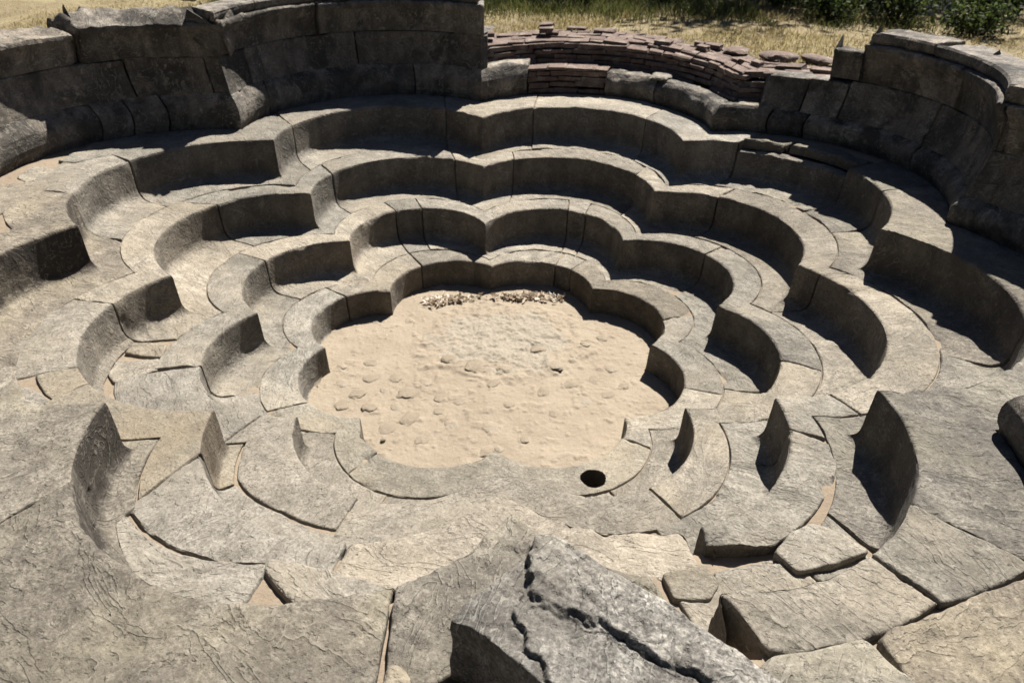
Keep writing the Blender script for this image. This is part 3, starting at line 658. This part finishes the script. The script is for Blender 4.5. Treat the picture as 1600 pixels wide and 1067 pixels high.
# sand floor of the pool
def sand_floor():
    n = 420; xs = np.linspace(-1.5, 1.5, n); X, Y = np.meshgrid(xs, xs, indexing='ij'); r = np.hypot(X, Y)
    H = .012*fbm(P3(X*2.2, Y*2.2, X*0), 4, 41)+.005*fbm(P3(X*9, Y*9, X*0), 4, 42)
    H = H+.028*np.clip(1-r/1.3, 0, 1)-.006
    mk = np.clip(1.15-((X-.1)/.62)**2-((Y-.36)/.5)**2+fbm(P3(X*4, Y*4, X*0), 4, 43)*.8, 0, 1)
    edge = np.clip(mk*5, 0, 1)
    fl = fbm(P3(X*5, Y*5, X*0), 5, 44)*5; st = np.floor(fl)
    H = H+edge*.012+mk*.009*(st+np.clip((fl-st)/.12, 0, 1))*.8+edge*.012*fbm(P3(X*22, Y*22, X*0), 4, 47)
    # half-buried cobbles as low bosses with sand drifted over them
    H = H+.008*np.clip(fbm(P3(X*14, Y*14, X*0), 3, 45)-.2, 0, 1)*3+.006*np.clip(fbm(P3(X*30, Y*30, X*0), 3, 46)-.25, 0, 1)*3
    V = P3(X, Y, H).reshape(-1, 3); I = np.arange(n*n).reshape(n, n)
    F = np.stack([I[:-1, :-1], I[1:, :-1], I[1:, 1:], I[:-1, 1:]], -1).reshape(-1, 4)
    F = F[np.hypot(V[F].mean(1)[:, 0], V[F].mean(1)[:, 1]) < 1.47]
    tag(mesh_obj('sand_floor', V, F, M_sand, origin=(0, 0, 0), sharp=0), kind='structure')
    return lambda x, y: float(np.interp(x, xs, np.arange(n))) and float(H[int((x+1.5)/3*(n-1)), int((y+1.5)/3*(n-1))])
HS = sand_floor()
# surrounding ground: one sheet out to the horizon
def ground():
    us = np.linspace(0, 8, 8*40, endpoint=False)
    Wl = [6.3, 6.4, 6.5]; rows = []
    for w in Wl:
        x, y = curve(np.full_like(us, w), us); rows.append((x, y))
    x0, y0 = rows[-1]; a = np.arctan2(x0, y0); r0 = np.hypot(x0, y0)
    for r, f in ((4.6, .35), (5.0, .7), (5.5, 1), (6.2, 1), (7, 1), (8, 1), (10, 1), (14, 1), (22, 1), (40, 1), (80, 1), (160, 1), (400, 1)):
        rr = r0*(1-f)+r*f if f < 1 else np.maximum(r, r0+.05)
        rr = np.maximum(rr, r0+.02*len(rows)); rows.append((rr*np.sin(a), rr*np.cos(a)))
    X = np.array([r[0] for r in rows]).T; Y = np.array([r[1] for r in rows]).T
    d = np.hypot(X, Y)
    U = np.broadcast_to(us[:, None], X.shape); n = np.clip(near_w(U)*3, 0, 1)
    zt = 1.49*(1-n)+1.2*n
    H = zt+np.clip((d-6)/20, 0, 1)*.25+.03*fbm(P3(X*.9, Y*.9, X*0), 3, 50)
    H[:, 0] = zt[:, 0]-.12; H[:, 1] = zt[:, 1]-.06
    V = P3(X, Y, H).reshape(-1, 3); I = np.arange(V.shape[0]).reshape(X.shape); J = np.roll(I, -1, 0)
    F = np.stack([I[:, :-1], J[:, :-1], J[:, 1:], I[:, 1:]], -1).reshape(-1, 4)
    tag(mesh_obj('ground', V, F, M_soil, origin=(0, 0, 0), sharp=0), kind='structure')
ground()
GZ = 1.48

# ------------------------------------------------------------------ cobbles, pebbles, dry leaves on the sand
def px_floor(): pass
cob = [(-1.02,-.18,.075),(-.9,-.3,.06),(-.83,-.12,.05),(-.72,-.26,.055),(-.98,-.42,.06),(-.80,-.46,.045),(-.62,-.44,.06),(-.66,-.12,.05),(-.55,-.3,.07),(-.45,-.18,.06),(-.52,-.56,.075),(-.33,-.5,.06),(-.24,-.62,.06),(-.34,-.35,.045),(-.2,-.4,.05),(.1,-.05,.06),(.02,-.2,.05),(.28,-.08,.055),(.46,.0,.06),(.36,-.28,.05),(.55,-.2,.07),(.62,-.36,.06),(.72,-.12,.065),(.8,-.3,.06),(.86,.02,.05),(.92,-.2,.055),(.12,-.44,.05),(.0,-.66,.05),(.22,-.78,.04),(-.02,-.9,.045),(.06,-.86,.03),(.42,-.52,.045),(-.86,.06,.055),(-1.06,.02,.05),(-.42,-.78,.05),(-.64,-.66,.06),(.7,.3,.05),(.84,.42,.045),(.34,.22,.05),(.6,.14,.05),(-.12,.0,.09),(-.3,.08,.05)]
for i, (x, y, s) in enumerate(cob):
    fl = .16+.1*((i*53)%7)/7
    tag(lump('embedded_stone', (x, y, HS(x, y)-s*fl*.62+.004), s*(.75+.5*((i*37)%11)/11), M_cob if i % 3 else M_sand, 200+i, fl, 3, .45, .12), 'low sand-dusted stone half buried in the sandy pool floor', 'stone', 'stones half buried in the sand floor')
pl = tag(lump('pebble', (-.66, -.79, HS(-.66, -.79)+.010), .017, M_warm, 301, .7, 3, .2, .1), 'small pale pebble on the sand near the inner ring front left', 'pebble')
def leaf_quads(n, centers, size, zf_, rnd, flat=.5):
    V, F = [], []
    for _ in range(n):
        cx, cy, sx, sy = rnd.choice(centers)
        x, y = rnd.gauss(cx, sx), rnd.gauss(cy, sy)
        L = size*rnd.uniform(.5, 1.3); Wd = L*rnd.uniform(.2, .45); a = rnd.uniform(0, 6.28); tl = rnd.gauss(0, flat*.55); ro = rnd.gauss(0, .35); curl = rnd.uniform(.05, .45)*L
        m = Matrix.Rotation(a, 3, 'Z') @ Matrix.Rotation(tl, 3, 'Y') @ Matrix.Rotation(ro, 3, 'X'); st = len(V)
        for (u, v) in ((-1, 0), (-.4, 1), (.4, .9), (1, 0), (.4, -.9), (-.4, -1), (0, 0)):
            p = m @ Vector((u*L/2, v*Wd/2, curl*(u*u*.6+v*v*.5)))
            V.append((x+p.x, y+p.y, zf_(x, y)+.008+rnd.random()*.018+p.z))
        for i in range(6): F.append([st+i, st+(i+1) % 6, st+6])
    return V, F
rnd = random.Random(3)
def inside(x, y): return True
V, F = leaf_quads(115, [(-.36,.96,.08,.03),(-.25,1.0,.08,.025),(-.45,.91,.06,.03)], .055, HS, rnd)
tag(mesh_obj('leaf_litter', V, F, M_litter, origin=(-.36, 1.05, 0), sharp=0, smooth=False), 'drift of curled dry leaves on sand under the inner ring, left of the far cusp', 'dry leaves', kind='stuff')
V, F = leaf_quads(165, [(.16,1.0,.08,.03),(.34,1.04,.08,.03),(.24,1.01,.10,.025),(.5,1.02,.06,.03)], .055, HS, rnd)
tag(mesh_obj('leaf_litter', V, F, M_litter, origin=(.3, 1.15, 0), sharp=0, smooth=False), 'larger drift of curled dry leaves on sand under the inner ring, right of the far cusp', 'dry leaves', kind='stuff')
for (x, y, s, lab) in ((-1.18,-.2,.11,'large pale dry leaf leaning on the left side of the inner ring'), (-.79,.4,.05,'small curled leaf lying alone on the sand at the left'), (1.2,.33,.045,'dry leaf in the shade at the right edge of the sand floor'), (-.6,.62,.03,'tiny pale leaf scrap on the sand at the far left')):
    V, F = leaf_quads(1, [(x, y, 0, 0)], s, HS, rnd, .7)
    tag(mesh_obj('dry_leaf', V, F, M_litter, origin=(x, y, HS(x, y)), sharp=0), lab, 'leaf')

# ------------------------------------------------------------------ grass and bushes beyond the walls
def grass(name, n, region, hmin, hmax, wd, mat, dens, seed, label):
    r = np.random.default_rng(seed); pts = []
    x0, x1, y0, y1 = region
    while len(pts) < n:
        x = r.uniform(x0, x1, 4000); y = r.uniform(y0, y1, 4000)
        uang = (np.degrees(np.arctan2(x, y)) % 360)/45; xr, yr = curve(np.full_like(uang, 6.55), uang % 8)
        ok = (np.hypot(x, y) > np.hypot(xr, yr)) & (r.random(4000) < dens(x, y)); pts += list(zip(x[ok], y[ok]))
    p = np.array(pts[:n]); h = r.uniform(hmin, hmax, n)*(.6+.8*vnoise(P3(p[:, 0]*1.5, p[:, 1]*1.5, p[:, 0]*0), seed)); a = r.uniform(0, 6.28, n); lean = r.uniform(.1, .9, n)*h; b = r.uniform(0, 6.28, n)
    gz = GZ+.0*h; w = wd*r.uniform(.6, 1.3, n)
    V = np.zeros((n, 5, 3)); dx, dy = np.cos(a)*w/2, np.sin(a)*w/2; lx, ly = np.cos(b)*lean, np.sin(b)*lean
    V[:, 0] = np.stack([p[:, 0]-dx, p[:, 1]-dy, gz], -1); V[:, 1] = np.stack([p[:, 0]+dx, p[:, 1]+dy, gz], -1)
    V[:, 2] = np.stack([p[:, 0]+dx*.8+lx*.35, p[:, 1]+dy*.8+ly*.35, gz+h*.6], -1); V[:, 3] = np.stack([p[:, 0]-dx*.8+lx*.35, p[:, 1]-dy*.8+ly*.35, gz+h*.6], -1)
    V[:, 4] = np.stack([p[:, 0]+lx, p[:, 1]+ly, gz+h], -1)
    base = np.arange(n)*5
    F = np.stack([base, base+1, base+2, base+3], -1).tolist()+np.stack([base+3, base+2, base+4], -1).tolist()
    tag(mesh_obj(name, V.reshape(-1, 3), F, mat, origin=(0, 5, GZ), sharp=0, smooth=False), label, 'grass', kind='stuff')
grass('dry_grass', 95000, (-7, 8.5, 1.0, 7.5), .02, .075, .009, M_straw, lambda x, y: .25+.75*(vnoise(P3(x*1.1, y*1.1, x*0), 5) > .38), 1, 'short bleached dry grass beyond the walls')
grass('green_grass', 30000, (-3.5, 9, 3.2, 8.0), .05, .16, .010, M_greenblade, lambda x, y: np.clip((y-.35*np.abs(x-.5)*0-4.6)/1.0+(x > 3)*.4, 0, 1)*(vnoise(P3(x*.9, y*.9, x*0), 6) > .42), 2, 'taller dull green grass in the shade beyond the brick wall')
def leaves_cloud(pts, size, r, flat=.8):
    n = len(pts); a = r.uniform(0, 6.28, n); tl = r.normal(0, flat, n); ro = r.normal(0, flat, n); L = size*r.uniform(.6, 1.3, n); W_ = L*r.uniform(.35, .55, n)
    prof_ = np.array([(-1, 0), (-.3, 1), (.4, .8), (1, 0), (.4, -.8), (-.3, -1)])
    x = prof_[None, :, 0]*L[:, None]/2; y = prof_[None, :, 1]*W_[:, None]/2; z = -.15*np.abs(prof_[None, :, 0])*L[:, None]
    y2 = y*np.cos(ro)[:, None]-z*np.sin(ro)[:, None]; z2 = y*np.sin(ro)[:, None]+z*np.cos(ro)[:, None]
    x2 = x*np.cos(tl)[:, None]+z2*np.sin(tl)[:, None]; z3 = -x*np.sin(tl)[:, None]+z2*np.cos(tl)[:, None]
    x3 = x2*np.cos(a)[:, None]-y2*np.sin(a)[:, None]; y3 = x2*np.sin(a)[:, None]+y2*np.cos(a)[:, None]
    V = np.stack([x3+pts[:, 0:1], y3+pts[:, 1:2], z3+pts[:, 2:3]], -1).reshape(-1, 3)
    F = (np.arange(n)[:, None]*6+np.arange(6)[None, :]).tolist()
    return V, F
def tube(V, F, pts, radii, n=7):
    prev = None
    for i, (p, rd) in enumerate(zip(pts, radii)):
        p = Vector(p); d = (Vector(pts[min(i+1, len(pts)-1)])-Vector(pts[max(i-1, 0)])).normalized(); s = d.orthogonal().normalized(); t = d.cross(s); st = len(V)
        for k in range(n):
            q = p+(s*math.cos(k*6.2832/n)+t*math.sin(k*6.2832/n))*rd; V.append(tuple(q))
        if prev is not None:
            for k in range(n): F.append([prev+k, prev+(k+1) % n, st+(k+1) % n, st+k])
        prev = st
def shrub(x, y, rad, hgt, seed, label, n=1100, size=.07):
    r = np.random.default_rng(seed); rn = random.Random(seed)
    t = empty('shrub', (x, y, GZ)); tag(t, label, 'shrub', 'green shrubs beyond the right wall')
    V, F = [], []; cl = []
    for i in range(9):
        a = rn.uniform(0, 6.28); d = rad*rn.uniform(.2, .9); e = (x+math.cos(a)*d, y+math.sin(a)*d, GZ+hgt*rn.uniform(.5, 1))
        tube(V, F, [(x, y, GZ-.02), (x+(e[0]-x)*.4, y+(e[1]-y)*.4, GZ+hgt*.45), e], [.012, .008, .004], 5); cl.append(e); cl.append((x+(e[0]-x)*.6, y+(e[1]-y)*.6, GZ+hgt*.5))
    mesh_obj('stem', V, F, M_bark, t, origin=(x, y, GZ), sharp=0)
    c = np.array(cl)[r.integers(0, len(cl), n)]; pts = c+r.normal(0, rad*.2, (n, 3)); pts[:, 2] = np.maximum(pts[:, 2], GZ+.02)
    V, F = leaves_cloud(pts, size, r); mesh_obj('foliage', V, F, M_leaf, t, origin=(x, y, GZ), sharp=0)
for i, a in enumerate([(4.6,4.9,.55,.5,'leafy green bush directly behind the cornice of the right wall'), (5.6,5.0,.6,.55,'green bush near the top right corner, right of the one behind the cornice'), (3.5,5.9,.6,.55,'dark green bush in the shade at the top edge, left of the sunlit bushes'), (6.4,4.2,.5,.45,'green bush in the top right corner at the picture edge'), (2.2,6.4,.6,.6,'shaded bush at the top edge above the dry grass'), (.4,6.5,.6,.55,'shaded bush at the top edge just right of the left wall end'), (5.2,6.1,.7,.7,'tall green bush at the top edge on the right')]):
    shrub(a[0], a[1], a[2], a[3], 500+i, a[4])
for i, a in enumerate([(1.3,6.0,.5,.42,'low bush in the shade at the top edge, above the middle of the brick wall'), (4.3,5.9,.55,.5,'bush at the top edge between the shaded bush and the tall one'), (3.9,5.0,.4,.34,'small low bush left of the cornice of the right wall'), (5.1,4.3,.4,.32,'small bright bush close behind the right wall cornice'), (6.2,5.3,.55,.55,'leafy bush in the top right corner behind the corner bush')]):
    shrub(a[0], a[1], a[2], a[3], 540+i, a[4], 1000, .055)
def tree(x, y, h, rad, seed, label, n=7500):
    r = np.random.default_rng(seed); rn = random.Random(seed)
    t = empty('tree', (x, y, GZ)); tag(t, label, 'tree', 'trees shading the grass')
    V, F = [], []; cl = []
    top = (x+.2, y+.1, GZ+h*.62)
    tube(V, F, [(x, y, GZ-.1), (x+.05, y, GZ+h*.2), (x+.12, y+.06, GZ+h*.42), top], [.2, .15, .12, .07], 10)
    for i in range(16):
        a = i*2.4+rn.uniform(-.4, .4); d = rad*rn.uniform(.35, .95); z0 = GZ+h*rn.uniform(.36, .6); e = (x+math.cos(a)*d, y+math.sin(a)*d, GZ+h*rn.uniform(.6, 1))
        tube(V, F, [(x+.1, y+.05, z0), (x+(e[0]-x)*.5, y+(e[1]-y)*.5, (z0+e[2])/2+.15), e], [.06, .035, .012], 6); cl.append(e); cl.append(((x+e[0])/2, (y+e[1])/2, (z0+e[2])/2+.3))
    mesh_obj('trunk', V, F, M_bark, t, origin=(x, y, GZ), sharp=0)
    c = np.array(cl)[r.integers(0, len(cl), n)]; pts = c+r.normal(0, rad*.19, (n, 3))
    V, F = leaves_cloud(pts, .19, r); mesh_obj('crown', V, F, M_leaf, t, origin=(x, y, GZ), sharp=0)
tree(3.9, 10.3, 5.6, 2.5, 600, 'leafy tree beyond the brick wall whose crown shades the grass')
tree(7.4, 10.4, 5.8, 2.6, 601, 'leafy tree right of the first, beyond the right wall')
tree(.9, 11.2, 6.2, 2.5, 602, 'leafy tree beyond the left wall')

def sky_block_tree(x, y, h, rad, seed):  # out-of-view trees added to cut the sky light reaching the risers
    r = np.random.default_rng(seed); rn = random.Random(seed)
    t = empty('tree', (x, y, GZ)); tag(t, 'unseen leafy tree added round the pond to block sky light', 'tree', 'unseen trees added to block sky light')
    V, F = [], []; cl = []
    tube(V, F, [(x, y, GZ-.5), (x+.1, y, GZ+h*.25), (x-.1, y+.1, GZ+h*.55), (x, y, GZ+h*.85)], [.24, .19, .13, .05], 9)
    for i in range(22):
        a = i*2.4; z0 = h*rn.uniform(.12, .75); d = rad*rn.uniform(.4, 1)*(1.1-.5*z0/h); e = (x+math.cos(a)*d, y+math.sin(a)*d, GZ+z0+h*rn.uniform(.08, .25))
        tube(V, F, [(x, y, GZ+z0), ((x+e[0])/2, (y+e[1])/2, GZ+z0+h*.08), e], [.07, .04, .012], 5); cl += [e, ((x+e[0])/2, (y+e[1])/2, (GZ+z0+e[2])/2+.1)]
    mesh_obj('trunk', V, F, M_bark, t, origin=(x, y, GZ), sharp=0)
    c = np.array(cl)[r.integers(0, len(cl), 4200)]; pts = c+r.normal(0, rad*.2, (4200, 3))
    V, F = leaves_cloud(pts, .42, r); mesh_obj('crown', V, F, M_leaf, t, origin=(x, y, GZ), sharp=0)
    return t
first = sky_block_tree(0, -13.5, 9.5, 2.7, 700)
for i, az in enumerate((95, 112, 129, 146, 163, 197, 214, 231, 248, 265, 282, 299, 316)):
    rr = 12.2+((i*37) % 10)*.22
    c = first.copy(); COL.objects.link(c); c.location = (rr*math.sin(R(az)), rr*math.cos(R(az)), GZ-.1); c.rotation_euler = (0, 0, i*1.7); sc_ = .9+.04*((i*7) % 6); c.scale = (sc_, sc_, sc_)
    for ch in list(first.children):
        d = ch.copy(); COL.objects.link(d); d.parent = c

# ------------------------------------------------------------------ light, camera
ELEV, AZ = 53, 29
sun = bpy.data.lights.new('sun', 'SUN'); sun.energy = 5.0; sun.angle = R(.6); sun.color = (1, .95, .87)
so = bpy.data.objects.new('sun', sun); COL.objects.link(so)
d = Vector((math.sin(R(AZ))*math.cos(R(ELEV)), math.cos(R(AZ))*math.cos(R(ELEV)), math.sin(R(ELEV))))
so.rotation_euler = d.to_track_quat('Z', 'Y').to_euler(); so.location = d*30
w = bpy.data.worlds.new('World'); sc.world = w; w.use_nodes = True
nt = w.node_tree; bg = nt.nodes['Background']; sky = nt.nodes.new('ShaderNodeTexSky'); sky.sky_type = 'NISHITA'; sky.sun_disc = False
sky.sun_elevation = R(ELEV); sky.sun_rotation = R(AZ); nt.links.new(sky.outputs[0], bg.inputs[0]); bg.inputs[1].default_value = .055; sky.air_density = .4; sky.dust_density = .3
cam = bpy.data.cameras.new('camera'); co = bpy.data.objects.new('camera', cam); COL.objects.link(co); sc.camera = co
cam.sensor_width = 36; cam.lens = 1184.96/1600*36; cam.clip_end = 2000; cam.clip_start = .05; cam.dof.use_dof = True; cam.dof.focus_distance = 2.9; cam.dof.aperture_fstop = 3.6
f = Vector((0.01530214, 0.84069454, -0.5412934)); s = Vector((0.9998592, -0.00913749, 0.01407397)); u = Vector((-0.00688584, 0.54143255, 0.84071599))
co.matrix_world = Matrix(((s.x, u.x, -f.x, CAM[0]), (s.y, u.y, -f.y, CAM[1]), (s.z, u.z, -f.z, CAM[2]), (0, 0, 0, 1)))
vs = sc.view_settings; sc.display_settings.display_device = 'sRGB'; vs.view_transform = 'Standard'; vs.look = 'None'; vs.exposure = 1.42; vs.gamma = 1; vs.use_curve_mapping = False
sc.cycles.max_bounces = 6; sc.cycles.diffuse_bounces = 2
